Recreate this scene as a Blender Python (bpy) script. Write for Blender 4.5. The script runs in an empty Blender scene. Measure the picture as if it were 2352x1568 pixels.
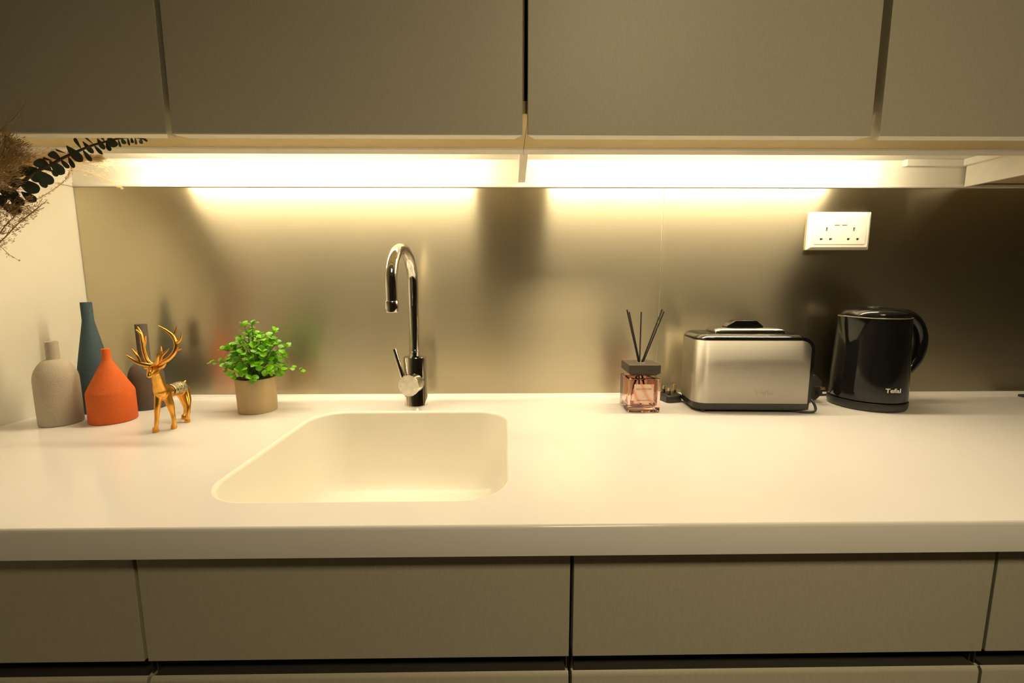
import bpy, bmesh, math, random
from mathutils import Vector, Matrix

# ------------------------------------------------------------------ camera, world, lights, exposure
# Frame of reference: x right along the worktop, y towards the steel wall (wall at y=0),
# z measured from the worktop surface; Z0 lifts everything so the floor is at world z=0.
Z0 = 0.9
sc = bpy.context.scene
COL = sc.collection
IMW, IMH = 2352.0, 1568.0
FPX = 1044.53
PITCH, YAW, ROLL = math.radians(-7.5795), math.radians(-0.7727), math.radians(-0.0639)
CAM = Vector((0.0, -1.0926, 0.2806))
FWD = Vector((-math.sin(YAW) * math.cos(PITCH), math.cos(YAW) * math.cos(PITCH), math.sin(PITCH)))
_r = Vector((math.cos(YAW), math.sin(YAW), 0.0))
_u = _r.cross(FWD)
RIGHT = _r * math.cos(ROLL) + _u * math.sin(ROLL)
UP = _u * math.cos(ROLL) - _r * math.sin(ROLL)
cd = bpy.data.cameras.new('camera')
cd.sensor_width = 36.0
cd.lens = FPX * 36.0 / IMW
cd.clip_start = 0.02
cam = bpy.data.objects.new('camera', cd)
m = Matrix((RIGHT, UP, -FWD)).transposed().to_4x4()
m.translation = CAM + Vector((0, 0, Z0))
cam.matrix_world = m
COL.objects.link(cam)
sc.camera = cam

world = bpy.data.worlds.new('world')
sc.world = world
world.use_nodes = True
world.node_tree.nodes['Background'].inputs[0].default_value = (1.0, 0.85, 0.62, 1)
world.node_tree.nodes['Background'].inputs[1].default_value = 0.02

LIGHT_COL = (1.0, 0.82, 0.53)          # warm fluorescent tubes
TUBE_STRENGTH = 122.0
ROOM_COL = (1.0, 0.80, 0.46)          # linear ceiling lamp behind the photographer
LAMP_POS = Vector((0.44, -1.72, 1.44))
LAMP_AIM = Vector((0.36, -0.58, -0.07))
LAMP_LEN, LAMP_WID = 0.50, 0.28
sd = bpy.data.lights.new('ceiling_lamp_light', 'AREA')
sd.shape = 'RECTANGLE'; sd.size = LAMP_LEN; sd.size_y = LAMP_WID
sd.energy = 3.5
sd.color = ROOM_COL
sd.spread = math.radians(84)
so = bpy.data.objects.new('ceiling_lamp_light', sd)
_ax = (LAMP_AIM - LAMP_POS).normalized()
_lx = (Vector((1, 0, 0)) - _ax * _ax.x).normalized()
_ly = (-_ax).cross(_lx)
_m = Matrix((_lx, _ly, -_ax)).transposed().to_4x4()
_m.translation = LAMP_POS + Vector((0, 0, Z0)) + _ax * 0.004
so.matrix_world = _m
COL.objects.link(so)

sc.view_settings.view_transform = 'Standard'
sc.view_settings.look = 'None'
sc.view_settings.gamma = 1.0
sc.view_settings.use_curve_mapping = False
sc.view_settings.exposure = 0.0
sc.cycles.use_denoising = True
sc.cycles.max_bounces = 10
sc.cycles.adaptive_threshold = 0.04
sc.cycles.transmission_bounces = 8
sc.cycles.caustics_refractive = True
sc.cycles.sample_clamp_indirect = 6.0

random.seed(7)

# ------------------------------------------------------------------ helpers
def px(x, y, Y=None, Z=None, X=None):
    """pixel of the photograph -> point on the plane y=Y, z=Z or x=X (worktop frame)"""
    d = FWD + RIGHT * ((x - IMW / 2) / FPX) + UP * ((IMH / 2 - y) / FPX)
    if Y is not None:
        t = (Y - CAM.y) / d.y
    elif Z is not None:
        t = (Z - CAM.z) / d.z
    else:
        t = (X - CAM.x) / d.x
    return CAM + d * t


def tag(o, label=None, cat=None, group=None, kind=None):
    if label: o['label'] = label
    if cat: o['category'] = cat
    if group: o['group'] = group
    if kind: o['kind'] = kind
    return o


def empty(name, loc, label, cat, group=None, kind=None, rz=0.0):
    o = bpy.data.objects.new(name, None)
    COL.objects.link(o)
    o.location = Vector(loc) + Vector((0, 0, Z0))
    o.rotation_euler.z = rz
    o.empty_display_size = 0.02
    tag(o, label, cat, group, kind)
    o['_org'] = list(loc)
    return o


class MB:
    """collects geometry given in the worktop frame (or in a thing's own frame)"""
    def __init__(s):
        s.v = []; s.f = []

    def add(s, vs, fs):
        b = len(s.v)
        s.v += [tuple(v) for v in vs]
        s.f += [tuple(i + b for i in f) for f in fs]
        return s

    def box(s, a, b):
        x0, y0, z0 = a; x1, y1, z1 = b
        return s.add([(x0, y0, z0), (x1, y0, z0), (x1, y1, z0), (x0, y1, z0), (x0, y0, z1), (x1, y0, z1), (x1, y1, z1), (x0, y1, z1)],
                     [(0, 3, 2, 1), (4, 5, 6, 7), (0, 1, 5, 4), (1, 2, 6, 5), (2, 3, 7, 6), (3, 0, 4, 7)])

    def loft(s, rings, cap0=True, cap1=True, closed=True):
        n = len(rings[0]); vs = [p for r in rings for p in r]; fs = []
        for k in range(len(rings) - 1):
            for i in range(n if closed else n - 1):
                j = (i + 1) % n
                fs.append((k * n + i, k * n + j, (k + 1) * n + j, (k + 1) * n + i))
        if cap0: fs.append(tuple(range(n - 1, -1, -1)))
        if cap1: fs.append(tuple((len(rings) - 1) * n + i for i in range(n)))
        return s.add(vs, fs)

    def lathe(s, c, prof, n=48, sx=1.0, sy=1.0):
        rings = []
        for r, z in prof:
            r = max(r, 1e-5)
            rings.append([(c[0] + sx * r * math.cos(2 * math.pi * i / n), c[1] + sy * r * math.sin(2 * math.pi * i / n), c[2] + z) for i in range(n)])
        return s.loft(rings)

    def tube(s, pts, rad, n=12, caps=True, round_ends=False):
        pts = [Vector(p) for p in pts]
        if not isinstance(rad, (list, tuple)): rad = [rad] * len(pts)
        rad = list(rad)
        T = []
        for i in range(len(pts)):
            a = pts[max(i - 1, 0)]; b = pts[min(i + 1, len(pts) - 1)]
            T.append((b - a).normalized())
        ref = Vector((0, 0, 1)) if abs(T[0].z) < 0.9 else Vector((1, 0, 0))
        u = T[0].cross(ref).normalized()
        rings = []
        def ring(c, t, r, u):
            w = t.cross(u)
            return [c + (u * math.cos(2 * math.pi * k / n) + w * math.sin(2 * math.pi * k / n)) * r for k in range(n)]
        for i, p in enumerate(pts):
            u = (u - T[i] * u.dot(T[i])).normalized()
            if i == 0 and round_ends:
                for q in (0.15, 0.6, 0.9):
                    rings.append(ring(p - T[0] * rad[0] * math.sqrt(1 - q * q), T[0], rad[0] * q, u))
            rings.append(ring(p, T[i], rad[i], u))
        if round_ends:
            for q in (0.9, 0.6, 0.15):
                rings.append(ring(pts[-1] + T[-1] * rad[-1] * math.sqrt(1 - q * q), T[-1], rad[-1] * q, u))
        return s.loft(rings, caps, caps)

    def prism(s, poly, axis, a, b):
        """poly: 2d points in the plane across axis; extruded from a to b"""
        def P(p, t):
            return {'x': (t, p[0], p[1]), 'y': (p[0], t, p[1]), 'z': (p[0], p[1], t)}[axis]
        return s.loft([[P(p, a) for p in poly], [P(p, b) for p in poly]])

    def mesh(s, name, org=(0, 0, 0), smooth=35):
        me = bpy.data.meshes.new(name)
        o = Vector(org)
        me.from_pydata([tuple(Vector(v) - o) for v in s.v], [], s.f)
        bm = bmesh.new(); bm.from_mesh(me)
        bmesh.ops.recalc_face_normals(bm, faces=bm.faces)
        bm.to_mesh(me); bm.free()
        if smooth:
            me.polygons.foreach_set('use_smooth', [True] * len(me.polygons))
            me.set_sharp_from_angle(angle=math.radians(smooth))
        me.update()
        return me

    def build(s, name, mat, parent=None, org=None, smooth=35, bevel=0.0, seg=2, local=False, **tg):
        """local=True: geometry is already in the parent's own frame"""
        if parent is not None:
            o0 = (0, 0, 0) if local else root_org(parent)
        else:
            o0 = org if org is not None else (0, 0, 0)
        me = s.mesh(name, o0, smooth)
        me.materials.append(mat)
        ob = bpy.data.objects.new(name, me)
        COL.objects.link(ob)
        if parent is not None:
            ob.parent = parent
        else:
            ob.location = Vector(o0) + Vector((0, 0, Z0))
        if bevel:
            md = ob.modifiers.new('bevel', 'BEVEL'); md.width = bevel; md.segments = seg
            md.limit_method = 'ANGLE'; md.angle_limit = math.radians(40); md.harden_normals = True
        tag(ob, **tg)
        return ob


def root_org(o):
    while o.parent is not None:
        o = o.parent
    if '_org' in o.keys():
        return tuple(o['_org'])
    return tuple(o.location - Vector((0, 0, Z0)))


def rrect(x0, x1, y0, y1, r, n=6):
    pts = []
    for cx, cy, a0 in ((x1 - r, y1 - r, 0), (x0 + r, y1 - r, 90), (x0 + r, y0 + r, 180), (x1 - r, y0 + r, 270)):
        for k in range(n + 1):
            a = math.radians(a0 + 90 * k / n)
            pts.append((cx + r * math.cos(a), cy + r * math.sin(a)))
    return pts


def bake_modifiers(ob):
    dg = bpy.context.evaluated_depsgraph_get()
    me = bpy.data.meshes.new_from_object(ob.evaluated_get(dg))
    old = ob.data
    ob.modifiers.clear()
    ob.data = me
    me.name = old.name
    return ob


def text_obj(name, s, size, mat, parent, loc, rot, extrude=0.0003, align='CENTER', bold=0.0, scale=(1, 1, 1)):
    cu = bpy.data.curves.new(name, 'FONT')
    cu.body = s; cu.size = size; cu.extrude = extrude; cu.align_x = align; cu.align_y = 'CENTER'; cu.offset = bold
    t = bpy.data.objects.new(name, cu); COL.objects.link(t)
    bpy.context.view_layer.update()
    dg = bpy.context.evaluated_depsgraph_get()
    me = bpy.data.meshes.new_from_object(t.evaluated_get(dg))
    bpy.data.objects.remove(t)
    me.materials.clear(); me.materials.append(mat)
    ob = bpy.data.objects.new(name, me); COL.objects.link(ob)
    ob.parent = parent
    ob.location = loc; ob.rotation_euler = rot; ob.scale = scale
    return ob


# ------------------------------------------------------------------ materials
def new_mat(name):
    mt = bpy.data.materials.new(name); mt.use_nodes = True
    nt = mt.node_tree
    return mt, nt, nt.nodes['Principled BSDF']


def setin(b, **k):
    for n, v in k.items():
        b.inputs[n.replace('_', ' ')].default_value = v


def noise_mat(name, c1, c2, rough=0.5, scale=40, stretch=(1, 1, 1), bump=0.0, bscale=None, metal=0.0, spec=0.5, coat=0.0, rough_var=0.0, aniso=0.0, tangent=None, detail=4, bdist=0.001, lo=0.35, hi=0.65):
    mt, nt, b = new_mat(name)
    N = nt.nodes; L = nt.links
    tc = N.new('ShaderNodeTexCoord')
    mp = N.new('ShaderNodeMapping'); mp.inputs['Scale'].default_value = stretch
    L.new(tc.outputs['Object'], mp.inputs['Vector'])
    nz = N.new('ShaderNodeTexNoise'); nz.inputs['Scale'].default_value = scale; nz.inputs['Detail'].default_value = detail
    L.new(mp.outputs[0], nz.inputs['Vector'])
    cr = N.new('ShaderNodeValToRGB')
    cr.color_ramp.elements[0].position = lo; cr.color_ramp.elements[1].position = hi
    cr.color_ramp.elements[0].color = (*c1, 1); cr.color_ramp.elements[1].color = (*c2, 1)
    L.new(nz.outputs['Fac'], cr.inputs[0]); L.new(cr.outputs[0], b.inputs['Base Color'])
    setin(b, Roughness=rough, Metallic=metal, Specular_IOR_Level=spec, Coat_Weight=coat, Anisotropic=aniso)
    if rough_var:
        ma = N.new('ShaderNodeMath'); ma.operation = 'MULTIPLY_ADD'
        ma.inputs[1].default_value = rough_var; ma.inputs[2].default_value = rough - rough_var / 2
        L.new(nz.outputs['Fac'], ma.inputs[0]); L.new(ma.outputs[0], b.inputs['Roughness'])
    if bump:
        n2 = nz
        if bscale:
            n2 = N.new('ShaderNodeTexNoise'); n2.inputs['Scale'].default_value = bscale; n2.inputs['Detail'].default_value = detail
            L.new(mp.outputs[0], n2.inputs['Vector'])
        bp = N.new('ShaderNodeBump'); bp.inputs['Strength'].default_value = bump; bp.inputs['Distance'].default_value = bdist
        L.new(n2.outputs['Fac'], bp.inputs['Height']); L.new(bp.outputs[0], b.inputs['Normal'])
    if tangent:
        cx = N.new('ShaderNodeCombineXYZ')
        for i in range(3): cx.inputs[i].default_value = tangent[i]
        L.new(cx.outputs[0], b.inputs['Tangent'])
    return mt


def plain(name, c, rough=0.5, metal=0.0, spec=0.5, coat=0.0, var=0.06, scale=60):
    c2 = tuple(min(1, x * (1 + var)) for x in c); c1 = tuple(x * (1 - var) for x in c)
    return noise_mat(name, c1, c2, rough, scale, metal=metal, spec=spec, coat=coat)


M = {}
M['wall'] = noise_mat('cream_wall_paint', (0.83, 0.80, 0.70), (0.86, 0.83, 0.73), 0.55, 6, bump=0.12, bscale=160, bdist=0.0006)
M['ceiling'] = plain('ceiling_paint', (0.72, 0.69, 0.62), 0.8)
M['floor'] = noise_mat('floor_tile', (0.25, 0.21, 0.17), (0.32, 0.27, 0.22), 0.4, 5)
M['roomwall'] = plain('room_wall_paint', (0.25, 0.23, 0.20), 0.8)
M['steel'] = noise_mat('brushed_steel_sheet', (0.55, 0.495, 0.365), (0.572, 0.517, 0.383), 0.315, 6, stretch=(0.8, 1, 120), metal=1.0, aniso=0.90, tangent=(0, 0, 1), rough_var=0.05)
M['solid'] = noise_mat('white_solid_surface', (0.84, 0.82, 0.82), (0.86, 0.84, 0.84), 0.16, 4, spec=0.5)
M['basin'] = noise_mat('cream_solid_surface', (0.89, 0.86, 0.79), (0.91, 0.88, 0.81), 0.3, 4, spec=0.4)
M['front'] = noise_mat('taupe_cabinet_front', (0.475, 0.450, 0.365), (0.515, 0.488, 0.398), 0.45, 420, stretch=(1, 1, 0.3), spec=0.4)
M['carcass'] = noise_mat('beige_carcass_laminate', (0.52, 0.415, 0.225), (0.56, 0.45, 0.25), 0.5, 30, spec=0.3)
M['white'] = plain('white_laminate', (0.83, 0.80, 0.72), 0.5, var=0.02)
M['dark'] = plain('dark_channel', (0.05, 0.045, 0.04), 0.4)
M['chrome'] = plain('chrome', (0.80, 0.79, 0.77), 0.05, metal=1.0, var=0.01)
M['chrome_worn'] = noise_mat('water_spotted_chrome', (0.62, 0.60, 0.55), (0.80, 0.79, 0.76), 0.2, 90, metal=1.0, rough_var=0.2)
M['socket'] = plain('white_socket_plastic', (0.86, 0.83, 0.75), 0.35, var=0.01)
M['slot'] = plain('socket_slot', (0.03, 0.02, 0.01), 0.6)
def vase_mat(name, c):
    return noise_mat(name, tuple(x * 0.93 for x in c), tuple(min(1, x * 1.05) for x in c), 0.75, 420, bump=0.7, bscale=430, bdist=0.0009, spec=0.3, detail=2)
M['vase_beige'] = vase_mat('beige_rough_ceramic', (0.46, 0.41, 0.33))
M['vase_blue'] = vase_mat('slate_blue_rough_ceramic', (0.047, 0.078, 0.100))
M['vase_orange'] = vase_mat('orange_rough_ceramic', (0.62, 0.125, 0.025))
M['vase_grey'] = vase_mat('grey_brown_rough_ceramic', (0.115, 0.093, 0.078))
M['hole'] = plain('dark_hollow', (0.02, 0.017, 0.014), 0.9)
M['gold'] = noise_mat('satin_gold', (0.74, 0.37, 0.070), (0.80, 0.42, 0.085), 0.28, 30, metal=1.0)
M['pot'] = noise_mat('khaki_pot', (0.455, 0.34, 0.185), (0.475, 0.355, 0.195), 0.6, 60, bump=0.06, bdist=0.0004)
M['soil'] = noise_mat('dark_soil', (0.012, 0.010, 0.006), (0.03, 0.024, 0.014), 0.9, 300, bump=0.6)
M['stem'] = plain('green_stem', (0.06, 0.16, 0.02), 0.5)
M['black_gloss'] = plain('black_gloss_plastic', (0.008, 0.008, 0.008), 0.10, spec=0.5)
M['black_satin'] = plain('black_satin_plastic', (0.022, 0.021, 0.019), 0.38)
M['black_matt'] = plain('black_matt_reed', (0.010, 0.010, 0.010), 0.7)
M['toaster_steel'] = noise_mat('toaster_brushed_steel', (0.60, 0.57, 0.51), (0.63, 0.60, 0.54), 0.58, 6, stretch=(1, 1, 60), metal=1.0, aniso=0.85, tangent=(0, 0, 1))
M['lid_steel'] = plain('polished_lid_steel', (0.70, 0.68, 0.63), 0.18, metal=1.0)
M['emboss'] = plain('embossed_steel', (0.56, 0.53, 0.47), 0.5, metal=1.0)
M['silver_print'] = plain('silver_print', (0.75, 0.73, 0.68), 0.4)
M['brass'] = plain('brass_pin', (0.75, 0.55, 0.25), 0.25, metal=1.0)
M['rim'] = plain('grey_rim', (0.42, 0.38, 0.30), 0.3, metal=0.6)
M['wood_dark'] = noise_mat('dark_stained_wood', (0.034, 0.024, 0.017), (0.056, 0.040, 0.028), 0.6, 40, stretch=(1, 8, 8))
M['stem_dark'] = plain('dark_branch', (0.05, 0.035, 0.02), 0.7)
M['clay'] = plain('clay_vase', (0.35, 0.30, 0.24), 0.7)

# the sheet steel scatters both tightly and broadly across its brushing: two lobes
_nt = M['steel'].node_tree
_b1 = _nt.nodes['Principled BSDF']
_b2 = _nt.nodes.new('ShaderNodeBsdfPrincipled')
for _l in list(_nt.links):
    if _l.to_node == _b1 and _l.to_socket.name in ('Base Color', 'Tangent'):
        _nt.links.new(_l.from_socket, _b2.inputs[_l.to_socket.name])
    elif _l.to_node == _b1 and _l.to_socket.name == 'Roughness':
        _nt.links.remove(_l)
_b1.inputs['Roughness'].default_value = 0.235
setin(_b2, Roughness=0.42, Metallic=1.0, Anisotropic=0.90)
_mx = _nt.nodes.new('ShaderNodeMixShader'); _mx.inputs[0].default_value = 0.42
_nt.links.new(_b1.outputs[0], _mx.inputs[1]); _nt.links.new(_b2.outputs[0], _mx.inputs[2])
_nt.links.new(_mx.outputs[0], _nt.nodes['Material Output'].inputs['Surface'])

# glass
mt, nt, b = new_mat('pink_tinted_glass')
setin(b, Base_Color=(1.0, 0.71, 0.65, 1), Roughness=0.02, Transmission_Weight=1.0, IOR=1.45)
M['glass'] = mt
mt, nt, b = new_mat('pink_perfume_oil')
setin(b, Base_Color=(1.0, 0.80, 0.74, 1), Roughness=0.0, Transmission_Weight=1.0, IOR=1.33)
M['oil'] = mt
# label card: pink marbling
mt, nt, b = new_mat('marbled_pink_label')
N = nt.nodes; L = nt.links
tc = N.new('ShaderNodeTexCoord'); wv = N.new('ShaderNodeTexWave'); wv.inputs['Scale'].default_value = 14; wv.inputs['Distortion'].default_value = 6; wv.inputs['Detail'].default_value = 1.5
mp = N.new('ShaderNodeMapping'); mp.inputs['Rotation'].default_value = (0, 0.7, 0)
L.new(tc.outputs['Object'], mp.inputs[0]); L.new(mp.outputs[0], wv.inputs['Vector'])
cr = N.new('ShaderNodeValToRGB'); cr.color_ramp.elements[0].color = (0.86, 0.62, 0.52, 1); cr.color_ramp.elements[1].color = (0.80, 0.40, 0.28, 1)
cr.color_ramp.elements[0].position = 0.55
L.new(wv.outputs['Fac'], cr.inputs[0]); L.new(cr.outputs[0], b.inputs['Base Color']); setin(b, Roughness=0.4)
M['label'] = mt
M['label_ink'] = plain('brown_label_ink', (0.30, 0.14, 0.09), 0.5)
M['label_black'] = plain('black_label_ink', (0.02, 0.015, 0.012), 0.5)

# leaves
def leaf_mat(name, c1, c2, trans=0.35, rough=0.4):
    mt, nt, b = new_mat(name); N = nt.nodes; L = nt.links
    oi = N.new('ShaderNodeObjectInfo'); cr = N.new('ShaderNodeValToRGB')
    cr.color_ramp.elements[0].color = (*c1, 1); cr.color_ramp.elements[1].color = (*c2, 1)
    tc = N.new('ShaderNodeTexCoord'); nz = N.new('ShaderNodeTexNoise'); nz.inputs['Scale'].default_value = 4
    L.new(tc.outputs['Object'], nz.inputs['Vector'])
    ad = N.new('ShaderNodeMath'); ad.operation = 'MULTIPLY_ADD'; ad.inputs[1].default_value = 0.5
    L.new(nz.outputs['Fac'], ad.inputs[0]); 
    m2 = N.new('ShaderNodeMath'); m2.operation = 'MULTIPLY'; m2.inputs[1].default_value = 0.6
    L.new(oi.outputs['Random'], m2.inputs[0]); L.new(m2.outputs[0], ad.inputs[2])
    L.new(ad.outputs[0], cr.inputs[0]); L.new(cr.outputs[0], b.inputs['Base Color'])
    setin(b, Roughness=rough)
    tr = N.new('ShaderNodeBsdfTranslucent'); L.new(cr.outputs[0], tr.inputs['Color'])
    mx = N.new('ShaderNodeMixShader'); mx.inputs[0].default_value = trans
    L.new(b.outputs[0], mx.inputs[1]); L.new(tr.outputs[0], mx.inputs[2])
    L.new(mx.outputs[0], N['Material Output'].inputs['Surface'])
    return mt
M['leaf'] = leaf_mat('bright_green_leaf', (0.018, 0.11, 0.004), (0.24, 0.64, 0.006), 0.22)
M['euc'] = leaf_mat('dark_eucalyptus_leaf', (0.020, 0.032, 0.022), (0.045, 0.066, 0.045), 0.05, 0.6)
M['grass'] = leaf_mat('golden_dried_grass', (0.74, 0.55, 0.28), (0.95, 0.82, 0.56), 0.55, 0.8)
M['grass_dark'] = leaf_mat('brown_dried_grass', (0.34, 0.22, 0.10), (0.60, 0.43, 0.22), 0.4, 0.8)

mt, nt, b = new_mat('glowing_fluorescent_tube')
setin(b, Base_Color=(1, 1, 1, 1), Emission_Color=(*LIGHT_COL, 1), Emission_Strength=TUBE_STRENGTH)
M['tube'] = mt
mt, nt, b = new_mat('glowing_spot_lens')
setin(b, Base_Color=(1, 1, 1, 1), Emission_Color=(*ROOM_COL, 1), Emission_Strength=2)
M['lens'] = mt
# ornate saddle
mt, nt, b = new_mat('ornate_silver_saddle'); N = nt.nodes; L = nt.links
tc = N.new('ShaderNodeTexCoord'); vo = N.new('ShaderNodeTexVoronoi'); vo.inputs['Scale'].default_value = 190; vo.feature = 'DISTANCE_TO_EDGE'
L.new(tc.outputs['Object'], vo.inputs['Vector'])
cr = N.new('ShaderNodeValToRGB'); cr.color_ramp.elements[0].color = (0.85, 0.78, 0.62, 1); cr.color_ramp.elements[1].color = (0.34, 0.26, 0.13, 1)
cr.color_ramp.elements[0].position = 0.08; cr.color_ramp.elements[1].position = 0.35
L.new(vo.outputs['Distance'], cr.inputs[0]); L.new(cr.outputs[0], b.inputs['Base Color'])
bp = N.new('ShaderNodeBump'); bp.invert = True; bp.inputs['Strength'].default_value = 0.8; bp.inputs['Distance'].default_value = 0.001
L.new(vo.outputs['Distance'], bp.inputs['Height']); L.new(bp.outputs[0], b.inputs['Normal'])
setin(b, Metallic=0.85, Roughness=0.3)
M['saddle'] = mt

# ------------------------------------------------------------------ the room
XL, XR, YF, ZF, ZC = -0.990, 2.70, -3.3, -0.9, 1.55
def struct(name, a, b_, mat, **k):
    mbx = MB().box(a, b_)
    return mbx.build(name, mat, None, org=(0, 0, 0), kind='structure', **k)
struct('floor', (XL - .1, YF - .1, ZF - .05), (XR + .1, 0.1, ZF), M['floor'])
struct('ceiling', (XL - .1, YF - .1, ZC), (XR + .1, 0.1, ZC + .05), M['ceiling'])
struct('wall_back', (XL - .1, 0.0, ZF), (XR + .1, 0.1, ZC), M['wall'])
struct('wall_left', (XL - .1, YF - .1, ZF), (XL, 0.0, ZC), M['wall'])
struct('wall_right', (XR, YF - .1, ZF), (XR + .1, 0.0, ZC), M['roomwall'])
struct('wall_front', (XL, YF - .1, ZF), (XR, YF, ZC), M['roomwall'])
# moulding along the top edge of the steel sheets
tr = MB().prism([(0.0, 0.4951), (-0.006, 0.4951), (-0.0075, 0.4975), (-0.0065, 0.5025), (-0.003, 0.5040), (0.0, 0.5040)], 'x', XL, 1.9)
tr.build('trim_1', M['white'], None, kind='structure')
tr = MB().prism([(XL, 0.4951), (XL + 0.0045, 0.4951), (XL + 0.0055, 0.4975), (XL + 0.0045, 0.5025), (XL, 0.5035)], 'y', -0.50, -0.0075)
tr.build('trim_2', M['white'], None, kind='structure')

# steel splash sheets
SEAM = 0.3688
for (x0, x1, lab, p) in ((XL + 0.004, SEAM - 0.0006, 'brushed steel splashback sheet behind the tap and plant', 0.0),
                         (SEAM + 0.0006, 1.9, 'brushed steel splashback sheet behind the toaster and kettle', 0.0)):
    mb = MB().box((x0, -0.0022 - p, 0.0072), (x1, -0.0002, 0.4949))
    mb.build('splashback_sheet', M['steel'], None, bevel=0.0007, seg=2, label=lab, cat='splashback', group='steel splashback sheets')

# ------------------------------------------------------------------ upper cabinets with light recess
ZU, ZB, ZD = 0.5400, 0.5576, 0.502     # underside, recess ceiling, door bottom
YD, YDB, YLIP = -0.360, -0.340, -0.139
ZT = 1.25
def upper_cabinet(x0, x1, doors, lab, side_r=False, low=False):
    root = empty('wall_cabinet', ((x0 + x1) / 2, 0.0, ZU), lab, 'cabinet', 'wall cabinets over the worktop')
    MB().box((x0 + 0.006, -0.332, ZB + 0.002), (x1 - 0.006, -0.001, ZT)).build('carcass', M['carcass'], root)
    bp_ = MB().box((x0, YDB + 0.001, ZU), (x1, YLIP - 0.004, ZB + 0.0015)).build('bottom_panel', M['carcass'], root, bevel=0.0006)
    if not low:
        MB().prism([(YLIP - 0.0160, ZU - 0.0002), (YLIP - 0.0140, ZU - 0.0030), (YLIP - 0.0015, 0.5317), (YLIP, 0.5325), (YLIP, ZB), (YLIP - 0.0040, ZB), (YLIP - 0.0040, ZU - 0.0002)], 'x', x0, x1).build('light_lip', M['white'], root, smooth=30)
        MB().box((x0, YLIP, ZB), (x1, -0.001, ZB + 0.0015)).build('recess_panel', M['white'], root)
    else:
        MB().box((x0, YLIP - 0.004, 0.5317), (x1, YLIP, ZB)).build('light_lip', M['white'], root, bevel=0.0012)
        MB().box((x0, YLIP, 0.5045), (x1, -0.008, ZB + 0.0015)).build('lowered_base', M['carcass'], root)
    for a, b_ in doors:
        dr = MB().box((a, YD, ZD + 0.001), (b_, YDB, ZT)).build('door', M['front'], root, bevel=0.0010)
        MB().prism([(a + 0.012, YDB), (a + 0.0005, YD + 0.0010), (b_ - 0.0005, YD + 0.0010), (b_ - 0.012, YDB)], 'z', ZD, ZD + 0.0012).build('edge_band', M['white'], dr)
    return root
upper_cabinet(-0.9895, 0.0360, [(-0.9875, -0.5140), (-0.5060, 0.0263)], 'taupe two-door wall cabinet above the vases and sink')
upper_cabinet(0.0365, 1.0770, [(0.0343, 0.5663), (0.5805, 1.0750)], 'taupe two-door wall cabinet above the toaster and kettle')
upper_cabinet(1.0775, 1.62, [(1.0835, 1.618)], 'taupe wall cabinet past the light recess, dark underside at the right edge', low=True)
# divider boards of the light recess
d = MB().prism([(YLIP + 0.0005, 0.5318), (-0.0085, 0.5045), (-0.0085, ZB - 0.0003), (YLIP + 0.0005, ZB - 0.0003)], 'x', 0.0290, 0.0455)
d.build('recess_divider', M['white'], None, org=(0.037, -0.07, 0.53), bevel=0.0008, label='narrow cream divider board between the two light recesses', cat='divider')
d = MB().box((1.0690, YLIP + 0.0005, 0.4965), (1.0773, -0.0085, ZB - 0.0003))
d.build('recess_end_board', M['white'], None, org=(1.073, -0.07, 0.53), bevel=0.0008, label='cream end board closing the right light recess', cat='board')
ct = empty('cable_trunking', (0.997, 0.0, 0.5424), 'white cable trunking in the corner of the right light recess', 'trunking')
MB().box((0.9250, -0.0140, 0.5424), (1.0690, -0.0005, 0.5574)).build('trunking_run', M['white'], ct, bevel=0.0008)
MB().box((1.0550, -0.1380, 0.5424), (1.0688, -0.0145, 0.5574)).build('trunking_run', M['white'], ct, bevel=0.0008)

# fluorescent battens hidden behind the light lip
for (x0, x1, lab) in ((-0.800, -0.080, 'glowing fluorescent batten hidden above the tap and plant'), (0.113, 0.834, 'glowing fluorescent batten hidden above the diffuser and toaster')):
    root = empty('under_cabinet_light', ((x0 + x1) / 2, -0.118, 0.545), lab, 'light', 'fluorescent battens under the wall cabinets')
    MB().box((x0 - 0.012, -0.1330, 0.5535), (x1 + 0.012, -0.1020, ZB - 0.0003)).build('housing', M['white'], root)
    MB().tube([(x0, -0.117, 0.5467), (x1, -0.117, 0.5467)], 0.0065, 16).build('tube', M['tube'], root)
    for xx in (x0 - 0.010, x1):
        MB().box((xx, -0.126, 0.5395), (xx + 0.010, -0.108, 0.5537)).build('end_cap', M['white'], root, bevel=0.001)

# ------------------------------------------------------------------ worktop with moulded sink
WX0, WX1, WY0 = XL + 0.0005, 2.40, -0.600
WT = 0.0374
S = dict(x0=-0.403, x1=0.000, y0=-0.534, y1=-0.131, r=0.066)
def sink_loop(off, z, n=10):
    return [(p[0], p[1], z) for p in rrect(S['x0'] + off, S['x1'] - off, S['y0'] + off, S['y1'] - off, max(S['r'] - off, 0.004), n)]
wt = empty('worktop', (0.5, -0.30, -WT), 'long white solid-surface worktop with a rounded sink moulded in', 'worktop')
bm = bmesh.new()
e = 0.004
prof_y = [(WY0 + e, 0.0), (WY0 + e * 0.3, -e * 0.3), (WY0, -e), (WY0, -WT)]
outer = [bm.verts.new(v) for v in ((WX0, -0.016, 0), (WX0, WY0 + e, 0), (WX1, WY0 + e, 0), (WX1, -0.016, 0))]
inner = [bm.verts.new(v) for v in sink_loop(-0.006, 0.0)]
es = [bm.edges.new((outer[i], outer[(i + 1) % 4])) for i in range(4)] + [bm.edges.new((inner[i], inner[(i + 1) % len(inner)])) for i in range(len(inner))]
bmesh.ops.triangle_fill(bm, edges=es, use_beauty=True)
bm.faces.ensure_lookup_table()
vs = [v.co.copy() for v in bm.verts]; fs = [[v.index for v in f.verts] for f in bm.faces]
bm.verts.index_update(); fs = [[v.index for v in f.verts] for f in bm.faces]
bm.free()
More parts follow.
